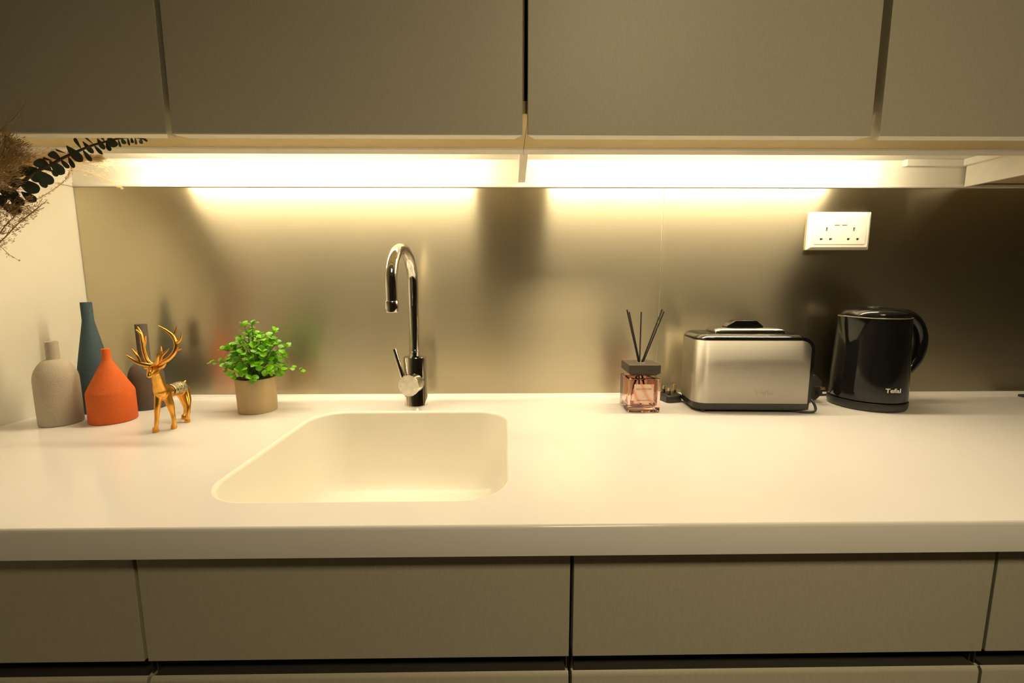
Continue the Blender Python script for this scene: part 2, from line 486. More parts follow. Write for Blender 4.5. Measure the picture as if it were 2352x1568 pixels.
top = MB(); top.add(vs, fs)
ring0 = [(WX0, y, z) for y, z in prof_y]; ring1 = [(WX1, y, z) for y, z in prof_y]
top.loft([ring0, ring1], False, False, closed=False)
top.add([(WX0, WY0, -WT), (WX1, WY0, -WT), (WX1, -0.545, -WT), (WX0, -0.545, -WT)], [(0, 1, 2, 3)])
slab = top.build('slab', M['solid'], wt, smooth=50)
basin = MB()
loops = [sink_loop(-0.006 + 0.006 * math.sin(a), -0.006 * (1 - math.cos(a))) for a in [math.radians(k * 15) for k in range(7)]]
loops += [sink_loop(0.003, -0.05), sink_loop(0.006, -0.13), sink_loop(0.010, -0.155), sink_loop(0.020, -0.170), sink_loop(0.040, -0.176), sink_loop(0.12, -0.178)]
basin.loft(loops, False, True)
bs = basin.build('sink_basin', M['basin'], wt, smooth=60)
MB().lathe((-0.20, -0.33, -0.1775), [(0.0, 0.0), (0.040, 0.0), (0.042, 0.0015), (0.038, 0.003), (0.020, 0.002), (0.0, 0.001)], 32).build('drain', M['chrome'], bs)
cove = MB().prism([(-0.0165, -0.0004), (-0.0110, 0.0004), (-0.0070, 0.0020), (-0.0045, 0.0045), (-0.0036, 0.0068), (-0.0028, 0.0071), (-0.0005, 0.0071), (-0.0005, -0.0004)], 'x', WX0, WX1)
cove.build('cove_upstand', M['solid'], wt, smooth=70)

# ------------------------------------------------------------------ base cabinets
YBF, ZDB = -0.580, -0.1865
edges = [(-0.9890, -0.4470), (-0.4470, 0.0800), (0.0800, 0.6055), (0.6055, 1.20)]
labs = ['taupe base cabinet at the left wall, under the vases', 'taupe base cabinet under the sink', 'taupe base cabinet under the diffuser and toaster', 'taupe base cabinet at the right edge, past the kettle']
for (a, b_), lab in zip(edges, labs):
    root = empty('base_cabinet', ((a + b_) / 2, -0.30, ZF), lab, 'cabinet', 'base cabinets under the worktop')
    body = MB()
    t = 0.016
    body.box((a + .001, -0.535, ZF + 0.1), (a + t, -0.02, -WT - 0.001)); body.box((b_ - t, -0.535, ZF + 0.1), (b_ - .001, -0.02, -WT - 0.001))
    body.box((a + t, -0.535, ZF + 0.1), (b_ - t, -0.02, ZF + 0.116)); body.box((a + t, -0.03, ZF + 0.116), (b_ - t, -0.02, -WT - 0.001))
    body.build('carcass', M['carcass'], root)
    MB().box((a + .001, -0.50, ZF), (b_ - .001, -0.03, ZF + 0.1)).build('plinth', M['dark'], root)
    g = 0.0022
    MB().box((a + g, YBF, ZDB), (b_ - g, YBF + 0.020, -WT - 0.004)).build('drawer_front', M['front'], root, bevel=0.0010)
    # finger-pull channel below the drawer
    ch = MB().prism([(YBF + 0.004, -0.2090), (YBF + 0.030, -0.2090), (YBF + 0.036, -0.2030), (YBF + 0.036, ZDB + 0.006), (YBF + 0.040, ZDB + 0.006), (YBF + 0.040, -0.2130), (YBF + 0.004, -0.2130)], 'x', a + 0.006, b_ - 0.006)
    ch.build('pull_channel', M['dark'], root)
    ld = MB().prism([(YBF, -0.2150), (YBF + 0.0012, -0.2118), (YBF + 0.0040, -0.2095), (YBF + 0.0038, -0.2135), (YBF + 0.020, -0.2150), (YBF + 0.020, ZF + 0.105), (YBF, ZF + 0.105)], 'x', a + g, b_ - g)
    ld.build('lower_front', M['front'], root, smooth=40)
    for xx in (a + 0.0025, b_ - 0.0045):
        MB().box((xx, YBF + 0.012, -0.215), (xx + 0.002, YBF + 0.040, -WT - 0.004)).build('side_edge', M['dark'], root)

# ------------------------------------------------------------------ socket
sx, sz = 0.7841, 0.3961
W2, H2 = 0.0735, 0.0435
soc = empty('double_wall_socket', (sx, -0.0022, sz), 'white double wall socket on the steel above the toaster', 'socket')
back = MB().box((sx - W2, -0.0072, sz - H2), (sx + W2, -0.0024, sz + H2)).build('backplate', M['socket'], soc, bevel=0.0008)
pl = MB()
def rr(off, r): return rrect(sx - W2 + off, sx + W2 - off, sz - H2 + off, sz + H2 - off, r, 5)
pl.loft([[(p[0], y, p[1]) for p in rr(o, r)] for o, r, y in ((0.0, 0.002, -0.0074), (0.0004, 0.002, -0.0085), (0.0055, 0.003, -0.0120), (0.0065, 0.003, -0.0123))])
plate = pl.build('faceplate', M['socket'], soc)
# raised inner panel
ip = MB(); ip.loft([[(p[0], y, p[1]) for p in rr(o, r)] for o, r, y in ((0.0118, 0.004, -0.0121), (0.0121, 0.004, -0.0128), (0.0128, 0.004, -0.0131))])
panel = ip.build('inner_panel', M['socket'], soc)
cut = MB(); slots = []
for cx in (-0.0322, 0.0322):
    slots.append((cx + 0.0005, 0.0035, 0.0023, 0.0044))
    for dx in (-0.0110, 0.0110):
        slots.append((cx + dx, -0.0190, 0.0034, 0.0024))
for (cx, cz, hw, hh) in slots:
    cut.box((sx + cx - hw, -0.020, sz + cz - hh), (sx + cx + hw, -0.0075, sz + cz + hh))
    MB().box((sx + cx - hw, -0.0078, sz + cz - hh), (sx + cx + hw, -0.0074, sz + cz + hh)).build('slot', M['slot'], soc)
cutter = cut.build('socket_cutter', M['slot'], None)
bpy.context.view_layer.update()
for ob in (plate, panel):
    md = ob.modifiers.new('cut', 'BOOLEAN'); md.object = cutter; md.operation = 'DIFFERENCE'; md.solver = 'EXACT'
bpy.context.view_layer.update()
for ob in (plate, panel):
    bake_modifiers(ob)
    ob.data.polygons.foreach_set('use_smooth', [False] * len(ob.data.polygons)); ob.data.update()
bpy.data.objects.remove(cutter)
for cx in (-0.0090, 0.0085):
    k = MB().loft([[(p[0], y, p[1]) for p in rrect(sx + cx - w, sx + cx + w, sz + 0.0135, sz + 0.0325, 0.001, 3)] for w, y in ((0.0062, -0.0129), (0.0062, -0.0142), (0.0056, -0.0146))])
    k.build('rocker_switch', M['socket'], soc)
    MB().box((sx + cx - 0.0045, -0.0149, sz + 0.0312), (sx + cx + 0.0045, -0.0143, sz + 0.0322)).build('switch_mark', plain('amber_switch_mark', (0.75, 0.5, 0.25), 0.5), soc)

# ------------------------------------------------------------------ tap
FX, FY = -0.2058, -0.0744
tap = empty('mixer_tap', (FX, FY, 0.0), 'chrome swan-neck mixer tap behind the sink', 'tap')
MB().lathe((FX, FY, 0), [(0.0, 0.0), (0.0264, 0.0), (0.0264, 0.003), (0.0260, 0.004), (0.0260, 0.1095), (0.0250, 0.1118), (0.0128, 0.1122), (0.0, 0.1122)], 64).build('body', M['chrome'], tap)
MB().lathe((FX, FY, 0.1122), [(0.0, 0.0), (0.0129, 0.0), (0.0129, 0.0115), (0.0134, 0.012), (0.0134, 0.0155), (0.0118, 0.016), (0.0, 0.016)], 48).build('collar', M['chrome'], tap)
sw = Vector((-0.013, -0.140, 0)).normalized()
pts = [Vector((FX, FY, 0.126)), Vector((FX, FY, 0.16)), Vector((FX, FY, 0.20)), Vector((FX, FY, 0.24))]
R = 0.0705; zc = 0.2750
for k in range(0, 25):
    a = math.pi * k / 24
    pts.append(Vector((FX, FY, zc)) + sw * (R - R * math.cos(a)) + Vector((0, 0, R * math.sin(a))))
end = Vector((FX, FY, 0)) + sw * (2 * R)
pts += [Vector((end.x, end.y, 0.258)), Vector((end.x, end.y, 0.243))]
spout = MB().tube(pts, 0.0118, 32).build('spout', M['chrome'], tap, smooth=60)
MB().lathe((end.x, end.y, 0.2215), [(0.0085, 0.004), (0.0115, 0.0), (0.0133, 0.0), (0.0137, 0.001), (0.0137, 0.0205), (0.0130, 0.0215), (0.0, 0.0215)], 48).build('nozzle', M['chrome'], spout)
kc = px(938.5, 886, Y=-0.122)
ka = (kc - Vector((FX + 0.001, FY, kc.z))).normalized()
knob = MB().tube([Vector((FX, FY, kc.z)), kc - ka * 0.001], 0.0235, 48)
kb = knob.build('mixer_knob', M['chrome'], tap)
MB().tube([kc - ka * 0.0012, kc + ka * 0.0006], [0.0235, 0.0228], 48).build('knob_face', M['chrome_worn'], kb)
l0 = px(924, 862, Y=-0.098); l1 = px(905.5, 802, Y=-0.088)
MB().tube([l0 - (l1 - l0) * 0.25, l1], 0.0050, 20).build('lever', M['chrome'], tap)

# ------------------------------------------------------------------ vases
def vase(name, x, y, prof, hole, mat, lab):
    root = empty(name, (x, y, 0), lab, 'vase', 'matt ceramic bottle vases in the left corner')
    top_r, top_z = prof[-1]
    p = [(0.0, 0.0), (prof[0][0] - 0.002, 0.0)] + prof + [(top_r - 0.0012, top_z + 0.0004), (top_r - 0.0024, top_z - 0.0006), (top_r - 0.0028, top_z - 0.02), (0.0, top_z - 0.02)]
    MB().lathe((x, y, 0), p, 64).build('body', mat, root, smooth=28)
    MB().lathe((x, y, top_z - 0.0195), [(0.0, 0.0), (top_r - 0.0030, 0.0), (top_r - 0.0030, 0.001), (0, 0.001)], 24).build('hollow', M['hole'], root)
    return root
def arc_dome(r0, z0, r1, z1, n=10, pw=2.0):
    """dome from (r1,z1) low to (r0,z0) at the neck"""
    out = []
    for k in range(n + 1):
        a = math.pi / 2 * k / n
        out.append((r0 + (r1 - r0) * math.cos(a) ** (2 / pw), z1 + (z0 - z1) * math.sin(a) ** (2 / pw)))
    return out
vase('ceramic_bottle_vase', -0.8905, -0.1979, [(0.0333, 0.001), (0.0340, 0.003), (0.0342, 0.05), (0.0340, 0.088)] + arc_dome(0.0103, 0.1290, 0.0340, 0.0885, pw=1.75)[1:] + [(0.0101, 0.1315), (0.0100, 0.1640)], 0.01, M['vase_beige'], 'beige round-shouldered ceramic bottle vase, leftmost on the worktop')
vase('ceramic_bottle_vase', -0.8920, -0.1120, [(0.0300, 0.001), (0.0307, 0.003), (0.0308, 0.045), (0.0290, 0.075), (0.0262, 0.100), (0.0218, 0.128), (0.0150, 0.168), (0.0112, 0.190), (0.0100, 0.1985), (0.0099, 0.2365)], 0.01, M['vase_blue'], 'tall slate-blue tapering ceramic bottle vase behind the orange one')
vase('ceramic_bottle_vase', -0.8007, -0.1821, [(0.0385, 0.001), (0.0393, 0.003), (0.0390, 0.0590), (0.0376, 0.0640), (0.0086, 0.1225), (0.0074, 0.1250), (0.0073, 0.1470)], 0.01, M['vase_orange'], 'orange ceramic bottle vase with a cone-shaped shoulder')
vase('ceramic_bottle_vase', -0.8031, -0.0852, [(0.0322, 0.001), (0.0330, 0.003), (0.0332, 0.04), (0.0330, 0.066)] + arc_dome(0.0114, 0.1040, 0.0330, 0.0665, pw=1.9)[1:] + [(0.0112, 0.1065), (0.0112, 0.1875)], 0.01, M['vase_grey'], 'grey-brown ceramic bottle vase behind the golden deer')

# ------------------------------------------------------------------ deer figurine
def dp(cx, cy, Y): return px(50 + cx / 4.356, 660 + cy / 4.356, Y=Y)
deer = empty('deer_figurine', (-0.648, -0.22, 0.0), 'golden deer figurine with tall antlers standing before the vases', 'figurine')
db = MB()
def smooth_pts(P, Rd, k=6):
    out = []; ro = []
    n = len(P)
    for i in range(n - 1):
        p0 = P[max(i - 1, 0)]; p1 = P[i]; p2 = P[i + 1]; p3 = P[min(i + 2, n - 1)]
        for j in range(k):
            t = j / k
            q = 0.5 * ((2 * p1) + (p2 - p0) * t + (2 * p0 - 5 * p1 + 4 * p2 - p3) * t * t + (3 * p1 - p0 - 3 * p2 + p3) * t ** 3)
            out.append(q); ro.append(Rd[i] + (Rd[i + 1] - Rd[i]) * (t * t * (3 - 2 * t)))
    out.append(P[-1]); ro.append(Rd[-1])
    return out, ro
def limb(P, Rd):
    a, r = smooth_pts([Vector(p) for p in P], Rd)
    db.tube(a, r, 14, round_ends=True)
torso = [dp(1395, 1050, -0.250), dp(1420, 1045, -0.240), dp(1500, 1035, -0.215), dp(1585, 1010, -0.192), dp(1620, 1020, -0.181)]
torR = [0.0115, 0.0132, 0.0118, 0.0122, 0.0095]
limb(torso, torR)
limb([dp(1402, 1070, -0.246), dp(1385, 1020, -0.250), dp(1362, 940, -0.258), dp(1340, 845, -0.264)], [0.0118, 0.0120, 0.0092, 0.0070])
limb([dp(1326, 818, -0.263), dp(1310, 835, -0.272), dp(1288, 862, -0.281), dp(1278, 882, -0.285)], [0.0092, 0.0088, 0.0062, 0.0046])
def foot(cx, cy):
    return px(50 + cx / 4.356, 660 + cy / 4.356, Z=0.0)
def leg(P, Rd, f):
    ft = foot(*f)
    pts_ = [Vector(p) for p in P]
    last = Vector((ft.x, ft.y, 0.0068)); 
    limb(pts_ + [last], Rd + [0.0040])
    # hoof
    db.lathe((ft.x, ft.y - 0.0012, 0.0), [(0.0, 0.0), (0.0052, 0.0), (0.0056, 0.0010), (0.0050, 0.0062), (0.0040, 0.0095), (0.0, 0.011)], 14)
leg([dp(1370, 1060, -0.252), dp(1358, 1170, -0.258), dp(1352, 1300, -0.261), dp(1345, 1390, -0.262)], [0.0078, 0.0056, 0.0040, 0.0035], (1345, 1445))
leg([dp(1440, 1050, -0.243), dp(1482, 1160, -0.243), dp(1512, 1270, -0.242), dp(1525, 1350, -0.242)], [0.0085, 0.0066, 0.0043, 0.0036], (1528, 1408))
leg([dp(1628, 1020, -0.185), dp(1655, 1110, -0.190), dp(1668, 1190, -0.197), dp(1662, 1290, -0.200)], [0.0100, 0.0072, 0.0044, 0.0036], (1662, 1345))
leg([dp(1590, 1050, -0.178), dp(1618, 1130, -0.175), dp(1638, 1200, -0.172), dp(1634, 1265, -0.171)], [0.0090, 0.0060, 0.0041, 0.0034], (1630, 1312))
limb([dp(1610, 975, -0.180), dp(1628, 950, -0.174), dp(1640, 934, -0.172)], [0.0050, 0.0036, 0.0018])
limb([dp(1365, 800, -0.263), dp(1400, 785, -0.262), dp(1438, 762, -0.262)], [0.0026, 0.0056, 0.0020])
limb([dp(1265, 795, -0.264), dp(1240, 800, -0.263), dp(1222, 795, -0.262)], [0.0024, 0.0036, 0.0015])
body = db.build('body', M['gold'], deer, smooth=180)
md = body.modifiers.new('remesh', 'REMESH'); md.mode = 'VOXEL'; md.voxel_size = 0.0011; md.use_smooth_shade = True
md = body.modifiers.new('smooth', 'SMOOTH'); md.iterations = 10; md.factor = 0.5
bpy.context.view_layer.update()
bake_modifiers(body)
def antler(name, chains):
    am = MB()
    for ch in chains:
        P = [dp(*c[:3]) for c in ch]; Rd = [c[3] for c in ch]
        a, r = smooth_pts(P, Rd)
        am.tube(a, r, 12, round_ends=True)
    return am.build(name, M['gold'], deer, smooth=180)
antler('antler', [
    [(1330, 790, -0.262, .0034), (1262, 735, -0.262, .0040), (1226, 640, -0.260, .0038), (1212, 550, -0.257, .0035), (1196, 470, -0.254, .0028), (1160, 398, -0.252, .0012)],
    [(1205, 495, -0.255, .0024), (1178, 455, -0.256, .0019), (1144, 424, -0.257, .0008)],
    [(1228, 590, -0.258, .0022), (1238, 545, -0.254, .0018), (1240, 487, -0.250, .0008)],
    [(1330, 785, -0.266, .0036), (1250, 775, -0.270, .0037), (1170, 755, -0.273, .0032), (1105, 718, -0.275, .0024), (1050, 680, -0.277, .0010)],
    [(1190, 758, -0.272, .0026), (1160, 690, -0.273, .0024), (1128, 650, -0.274, .0018), (1102, 614, -0.275, .0008)],
    [(1160, 692, -0.273, .0018), (1150, 660, -0.271, .0015), (1153, 634, -0.270, .0008)]])
antler('antler', [
    [(1320, 790, -0.266, .0034), (1400, 752, -0.268, .0040), (1470, 712, -0.268, .0040), (1530, 645, -0.266, .0040), (1546, 570, -0.264, .0038), (1515, 492, -0.262, .0033), (1450, 435, -0.261, .0024), (1370, 385, -0.260, .0010)],
    [(1300, 792, -0.270, .0036), (1345, 760, -0.278, .0036), (1360, 705, -0.282, .0028), (1357, 655, -0.284, .0010)],
    [(1370, 760, -0.266, .0030), (1395, 700, -0.262, .0026), (1398, 650, -0.260, .0022), (1394, 592, -0.258, .0009)],
    [(1395, 690, -0.262, .0022), (1430, 655, -0.260, .0019), (1473, 612, -0.258, .0008)],
    [(1518, 500, -0.262, .0028), (1530, 450, -0.259, .0023), (1552, 397, -0.257, .0009)],
    [(1545, 560, -0.264, .0026), (1585, 525, -0.266, .0022), (1600, 462, -0.267, .0009)],
    [(1540, 632, -0.266, .0022), (1570, 622, -0.269, .0018), (1600, 613, -0.271, .0008)]])
# ornate saddle cloth wrapped over the back
sm = MB(); rings = []
ts, tr_ = smooth_pts([Vector(p) for p in torso], torR, 8)
for i in range(13, 26, 1):
    c = ts[i]; tdir = (ts[i + 1] - ts[i - 1]).normalized()
    side = tdir.cross(Vector((0, 0, 1))).normalized(); upv = side.cross(tdir)
    rr_ = tr_[i] + 0.0012
    rings.append([c + (side * math.sin(a) + upv * math.cos(a)) * rr_ for a in [math.radians(q) for q in range(-115, 116, 10)]])
sm.loft(rings, False, False, closed=False)
sad = sm.build('saddle_cloth', M['saddle'], deer, smooth=60, label='silver embossed saddle cloth')
md = sad.modifiers.new('thick', 'SOLIDIFY'); md.thickness = 0.0012; md.offset = 0
# dark nose and eyes
for (cx, cy, Y) in ((1272, 830, -0.279), (1338, 822, -0.274)):
    p = dp(cx, cy, Y)
    MB().lathe((p.x, p.y, p.z - 0.001), [(0, 0), (0.0010, 0.0004), (0.0013, 0.001), (0.0010, 0.0016), (0, 0.002)], 10).build('eye', M['gold'], deer)

# ------------------------------------------------------------------ potted plant
PX, PY = -0.5447, -0.1144
plant = empty('potted_plant', (PX, PY, 0.0), 'small green leafy plant in a khaki round pot', 'plant')
PH = 0.0745
MB().lathe((PX, PY, 0), [(0.0, 0.0), (0.0372, 0.0), (0.0384, 0.0012), (0.0402, PH - 0.001), (0.0398, PH), (0.0378, PH), (0.0374, PH - 0.001), (0.0368, PH - 0.012), (0.0, PH - 0.012)], 64).build('pot', M['pot'], plant, smooth=40)
MB().lathe((PX, PY, PH - 0.0118), [(0.0, 0.0), (0.0366, 0.0), (0.0366, 0.003), (0.025, 0.0055), (0.0, 0.006)], 32).build('soil', M['soil'], plant)
# leaf: slightly cupped round leaf, unit length along +x, normal +z
lm_ = MB(); lv = [(0, 0, 0)]
prof_l = [(0.0, 0.04), (0.15, 0.28), (0.35, 0.42), (0.58, 0.44), (0.80, 0.33), (0.94, 0.16), (1.0, 0.0)]
cen = [(t, 0.0, 0.05 * math.sin(math.pi * t) - 0.10 * t * t) for t, w in prof_l]
lft = [(t, w, 0.05 * math.sin(math.pi * t) - 0.10 * t * t + 0.14 * w) for t, w in prof_l]
rgt = [(t, -w, 0.05 * math.sin(math.pi * t) - 0.10 * t * t + 0.14 * w) for t, w in prof_l]
n7 = len(prof_l)
lm_.add(cen + lft + rgt, [(i, i + 1, n7 + i + 1, n7 + i) for i in range(n7 - 1)] + [(2 * n7 + i, 2 * n7 + i + 1, i + 1, i) for i in range(n7 - 1)])
leaf_me = lm_.mesh('plant_leaf', smooth=80); leaf_me.materials.append(M['leaf'])
def add_leaf(me, parent, base, direction, normal, length, width=1.0):
    """base in the worktop frame"""
    d = direction.normalized(); nrm = (normal - d * normal.dot(d)).normalized(); s_ = nrm.cross(d)
    ob = bpy.data.objects.new('leaf', me); COL.objects.link(ob)
    ob.parent = parent
    mtx = Matrix((d * length, s_ * length * width, nrm * length)).transposed().to_4x4()
    mtx.translation = base - Vector(root_org(parent))
    ob.matrix_local = mtx
    return ob
rnd = random.Random(11)
C0 = Vector((PX, PY, PH - 0.008))
dome_c = Vector((PX + 0.001, PY, 0.088))
ends = []
ga = math.pi * (3 - math.sqrt(5))
NS = 46
for i in range(NS):
    zz = 1.0 - (i + 0.5) / NS * 1.12
    rr_ = math.sqrt(max(0, 1 - zz * zz)); a = i * ga
    k = rnd.uniform(0.80, 1.06)
    ends.append(dome_c + Vector((rr_ * math.cos(a) * 0.060, rr_ * math.sin(a) * 0.056, zz * 0.088)) * k)
ends += [px(489, 832, Y=-0.125), px(694, 850, Y=-0.105), px(560, 745, Y=-0.11), px(632, 760, Y=-0.11), px(660, 795, Y=-0.12), px(512, 803, Y=-0.12), px(578, 743, Y=-0.12)]
stems = MB()
for i, e_ in enumerate(ends):
    st = C0 + Vector((rnd.uniform(-.014, .014), rnd.uniform(-.014, .014), 0))
    mid = st.lerp(e_, 0.55) + Vector((0, 0, 0.012 + 0.010 * rnd.random()))
    P, Rr = smooth_pts([st, mid, e_], [0.0012, 0.0010, 0.0007], 6)
    sb = MB().tube(P, Rr, 6).build('stem', M['stem'], plant)
    L_ = len(P)
    long_sprig = i in (NS, NS + 1)
    ks = [L_ - 1, L_ - 2, L_ - 4, L_ - 6] if not long_sprig else [L_ - 1, L_ - 2, L_ - 4, L_ - 5]
    rot = rnd.uniform(0, math.pi)
    for q, kk in enumerate(ks):
        p = P[kk]; t = (P[min(kk + 1, L_ - 1)] - P[kk - 1]).normalized()
        if q == 0:
            for s_ in (-1, 1):
                u = t.cross(Vector((rnd.uniform(-1, 1), rnd.uniform(-1, 1), 1.2))).normalized()
                add_leaf(leaf_me, plant, p, t * 0.6 + u * s_ * 0.9 + Vector((0, 0, 0.25)), Vector((0, -0.25, 1)) + t * 0.3, rnd.uniform(0.0100, 0.0130), rnd.uniform(0.9, 1.15))
        else:
            rot += math.pi / 2
            a0 = t.cross(Vector((0.3, 0.2, 1))).normalized(); b0 = t.cross(a0)
            u = a0 * math.cos(rot) + b0 * math.sin(rot)
            for s_ in (-1, 1):
                if q == 3 and (rnd.random() < 0.35 or e_.y > PY + 0.015): continue
                sz_ = rnd.uniform(0.0120, 0.0162) if not long_sprig else rnd.uniform(0.009, 0.012)
                add_leaf(leaf_me, plant, p, u * s_ + t * 0.45, Vector((0, -0.35, 1.0)) + (p - dome_c).normalized() * 0.5 + Vector((rnd.uniform(-.3, .3), rnd.uniform(-.3, .3), 0)), sz_, rnd.uniform(0.9, 1.15))

# beyond 300 leaves: the ones hidden at the back become one mass of foliage
lv_ = sorted([o for o in plant.children if o.name.split('.')[0] == 'leaf'], key=lambda o: o.matrix_basis.translation.y)
rear = MB()
for o in lv_[300:]:
    rear.add([o.matrix_basis @ v.co for v in o.data.vertices], [tuple(p.vertices) for p in o.data.polygons])
    bpy.data.objects.remove(o)
rear.build('rear_leaves', M['leaf'], plant, local=True, smooth=80)['kind'] = 'stuff'

# ------------------------------------------------------------------ reed diffuser
DX0, DX1, DY0, DY1 = 0.2600, 0.3300, -0.1500, -0.0800
dcx, dcy = (DX0 + DX1) / 2, (DY0 + DY1) / 2
dif = empty('reed_diffuser', (dcx, dcy, 0.0), 'square pink glass reed diffuser with dark wooden cap', 'diffuser')
gl = MB()
h = 0.0350
def sq(hw, z, r): return [(p[0], p[1], z) for p in rrect(dcx - hw, dcx + hw, dcy - hw, dcy + hw, r, 4)]
gl.loft([sq(h - 0.002, 0.0004, 0.004), sq(h - 0.0004, 0.0016, 0.004), sq(h, 0.004, 0.004), sq(h, 0.0700, 0.004), sq(h - 0.001, 0.0730, 0.004), sq(h - 0.004, 0.0745, 0.004), sq(0.0155, 0.0748, 0.0153), sq(0.0150, 0.0800, 0.0148)], True, False)
gi = [sq(0.0125, 0.0800, 0.0123), sq(0.0130, 0.0735, 0.0128), sq(h - 0.006, 0.0705, 0.006), sq(h - 0.005, 0.067, 0.006), sq(h - 0.005, 0.016, 0.006), sq(h - 0.008, 0.0125, 0.008), sq(h - 0.016, 0.0110, 0.012)]
n_ = len(gi[0])
gl.loft(gi, False, True)
b0 = 7 * n_; b1 = 8 * n_
gl.f += [(b0 + i, b0 + (i + 1) % n_, b1 + (i + 1) % n_, b1 + i) for i in range(n_)]
gl.build('glass_bottle', M['glass'], dif, smooth=40)
cap = MB()
hc = 0.0338
cz0 = 0.0795
cap.loft([sq(0.0265, cz0, 0.001), sq(0.0268, cz0 + 0.0002, 0.001), sq(hc, cz0 + 0.0068, 0.001), sq(hc, cz0 + 0.0235, 0.0012), sq(hc - 0.0008, cz0 + 0.0243, 0.0012), sq(0.0085, cz0 + 0.0243, 0.0083), sq(0.0085, cz0 + 0.0200, 0.0083)])
cap.build('wooden_cap', M['wood_dark'], dif)
MB().lathe((dcx, dcy, cz0 + 0.0203), [(0.0072, 0.0), (0.0084, 0.0), (0.0084, 0.0045), (0.0080, 0.0049), (0.0072, 0.0045), (0.0070, 0.0005)], 32).build('stopper_ring', M['rim'], dif)
for (tx, ty, yy, bx, by) in ((1440, 711, -0.125, -0.004, 0.002), (1445, 716, -0.112, -0.003, -0.002), (1473, 716, -0.105, -0.0015, 0.003), (1521, 710, -0.112, 0.003, 0.002), (1525, 715, -0.122, 0.0045, -0.002)):
    tip = px(tx, ty, Y=yy); low = Vector((dcx + bx, dcy + by, cz0 + 0.024))
    dd = (low - tip).normalized()
    bot = low + dd * ((low.z - 0.0165) / -dd.z)
    bot = Vector((max(min(bot.x, dcx + 0.026), dcx - 0.026), max(min(bot.y, dcy + 0.026), dcy - 0.026), 0.0165))
    MB().tube([tip, low, bot], 0.00155, 8).build('reed', M['black_matt'], dif)
# label card on the front of the glass
lc = MB().box((dcx - 0.0225, DY0 - 0.0008, 0.0205), (dcx + 0.0195, DY0 - 0.0002, 0.0625))
lcard = lc.build('label_card', M['label'], dif, bevel=0.0001)
o_ = Vector((dcx, dcy, 0))
def ltext(s, size, x, z, mat):
    text_obj('label_text', s, size, mat, dif, Vector((dcx + x, DY0 - 0.0010, z)) - o_, (math.pi / 2, 0, 0), extrude=0.0001)
ltext('ENCOUNTER', 0.0056, -0.0015, 0.0520, M['label_ink'])
ltext('\u2022 \u2022 \u2022 \u2022', 0.0050, -0.0015, 0.0472, M['label_ink'])
ltext('\u2014', 0.0045, -0.0015, 0.0345, M['label_ink'])
ltext('HOME COLLECTION', 0.0030, -0.0015, 0.0275, M['label_ink'])
for x in (-0.0075, 0.0120):
    MB().box((dcx + x - 0.0018, DY0 - 0.0012, 0.0190), (dcx + x + 0.0018, DY0 - 0.0004, 0.0214)).build('label_clip', M['label_black'], dif)

# ------------------------------------------------------------------ toaster (own frame: x right, y back, z up; origin front-left bottom)
TL = (0.4035, -0.1515, 0.0)
toa = empty('toaster', TL, 'brushed steel toaster with black trim and lid, between diffuser and kettle', 'toaster', rz=math.radians(-2.4))
TW, TD = 0.2440, 0.1080
def tr2(x0, x1, y0, y1, rl, rr2, n=6):
    """plan outline with left corners of radius rl and right corners rr2"""
    pts = []
    for cx, cy, a0, r in ((x1 - rr2, y1 - rr2, 0, rr2), (x0 + rl, y1 - rl, 90, rl), (x0 + rl, y0 + rl, 180, rl), (x1 - rr2, y0 + rr2, 270, rr2)):
        for k in range(n + 1):
            a = math.radians(a0 + 90 * k / n)
            pts.append((cx + r * math.cos(a), cy + r * math.sin(a)))
    return pts
def loop_t(off, z, rl=0.026, rr2=0.006): return [(p[0], p[1], z) for p in tr2(off, TW - off, off, TD - off, max(rl - off, 0.002), max(rr2 - off * 0.3, 0.002))]
MB().loft([loop_t(0.004, 0.0060), loop_t(0.0015, 0.0085), loop_t(0.0008, 0.0210), loop_t(0.003, 0.0230)]).build('base', M['black_satin'], toa, local=True)
for fx, fy in ((0.022, 0.014), (0.215, 0.014), (0.022, 0.092), (0.215, 0.092)):
    MB().lathe((fx, fy, 0), [(0, 0), (0.0055, 0), (0.006, 0.001), (0.006, 0.0065), (0, 0.0065)], 16).build('foot', M['black_satin'], toa, local=True)
# black end frame with a rounded top corner
def front_poly(x0, x1, z0, z1, r, n=8):
    pts = [(x0, z0), (x1, z0)]
    for k in range(n + 1):
        a = math.radians(90 * k / n)
        pts.append((x1 - r + r * math.cos(a), z1 - r + r * math.sin(a)))
    pts.append((x0, z1))
    return pts
MB().prism(front_poly(0.034, TW, 0.0225, 0.1635, 0.028), 'y', 0.0006, TD - 0.0006).build('end_frame', M['black_gloss'], toa, local=True, bevel=0.0012)
sh = MB(); cols = []
xr = TW - 0.0085; z0s, z1s, rc = 0.0215, 0.1560, 0.020
path = []
r_ = 0.026
path += [(0.04 + 0.04 * k, TD) for k in range(0)]
path += [(TW * 0.45 - k * (TW * 0.45 - r_) / 6, TD) for k in range(6)]
for k in range(9):
    a = math.radians(90 + 90 * k / 8); path.append((r_ + r_ * math.cos(a), TD - r_ + r_ * math.sin(a)))
for k in range(9):
    a = math.radians(180 + 90 * k / 8); path.append((r_ + r_ * math.cos(a), r_ + r_ * math.sin(a)))
nfl = 10
path += [(r_ + (xr - rc - r_) * k / nfl, 0.0) for k in range(1, nfl + 1)]
path += [(xr - rc + rc * math.sin(math.radians(90 * k / 10)), 0.0) for k in range(1, 11)]
for (x, y) in path:
    zt = z1s
    if x > xr - rc and y < TD * 0.5: zt = z1s - rc + math.sqrt(max(0, rc * rc - (x - (xr - rc)) ** 2))
    nx = x - 0.02; 
    cols.append([(x, y, z0s), (x, y, z0s + (zt - z0s) * 0.5), (x, y, zt)])
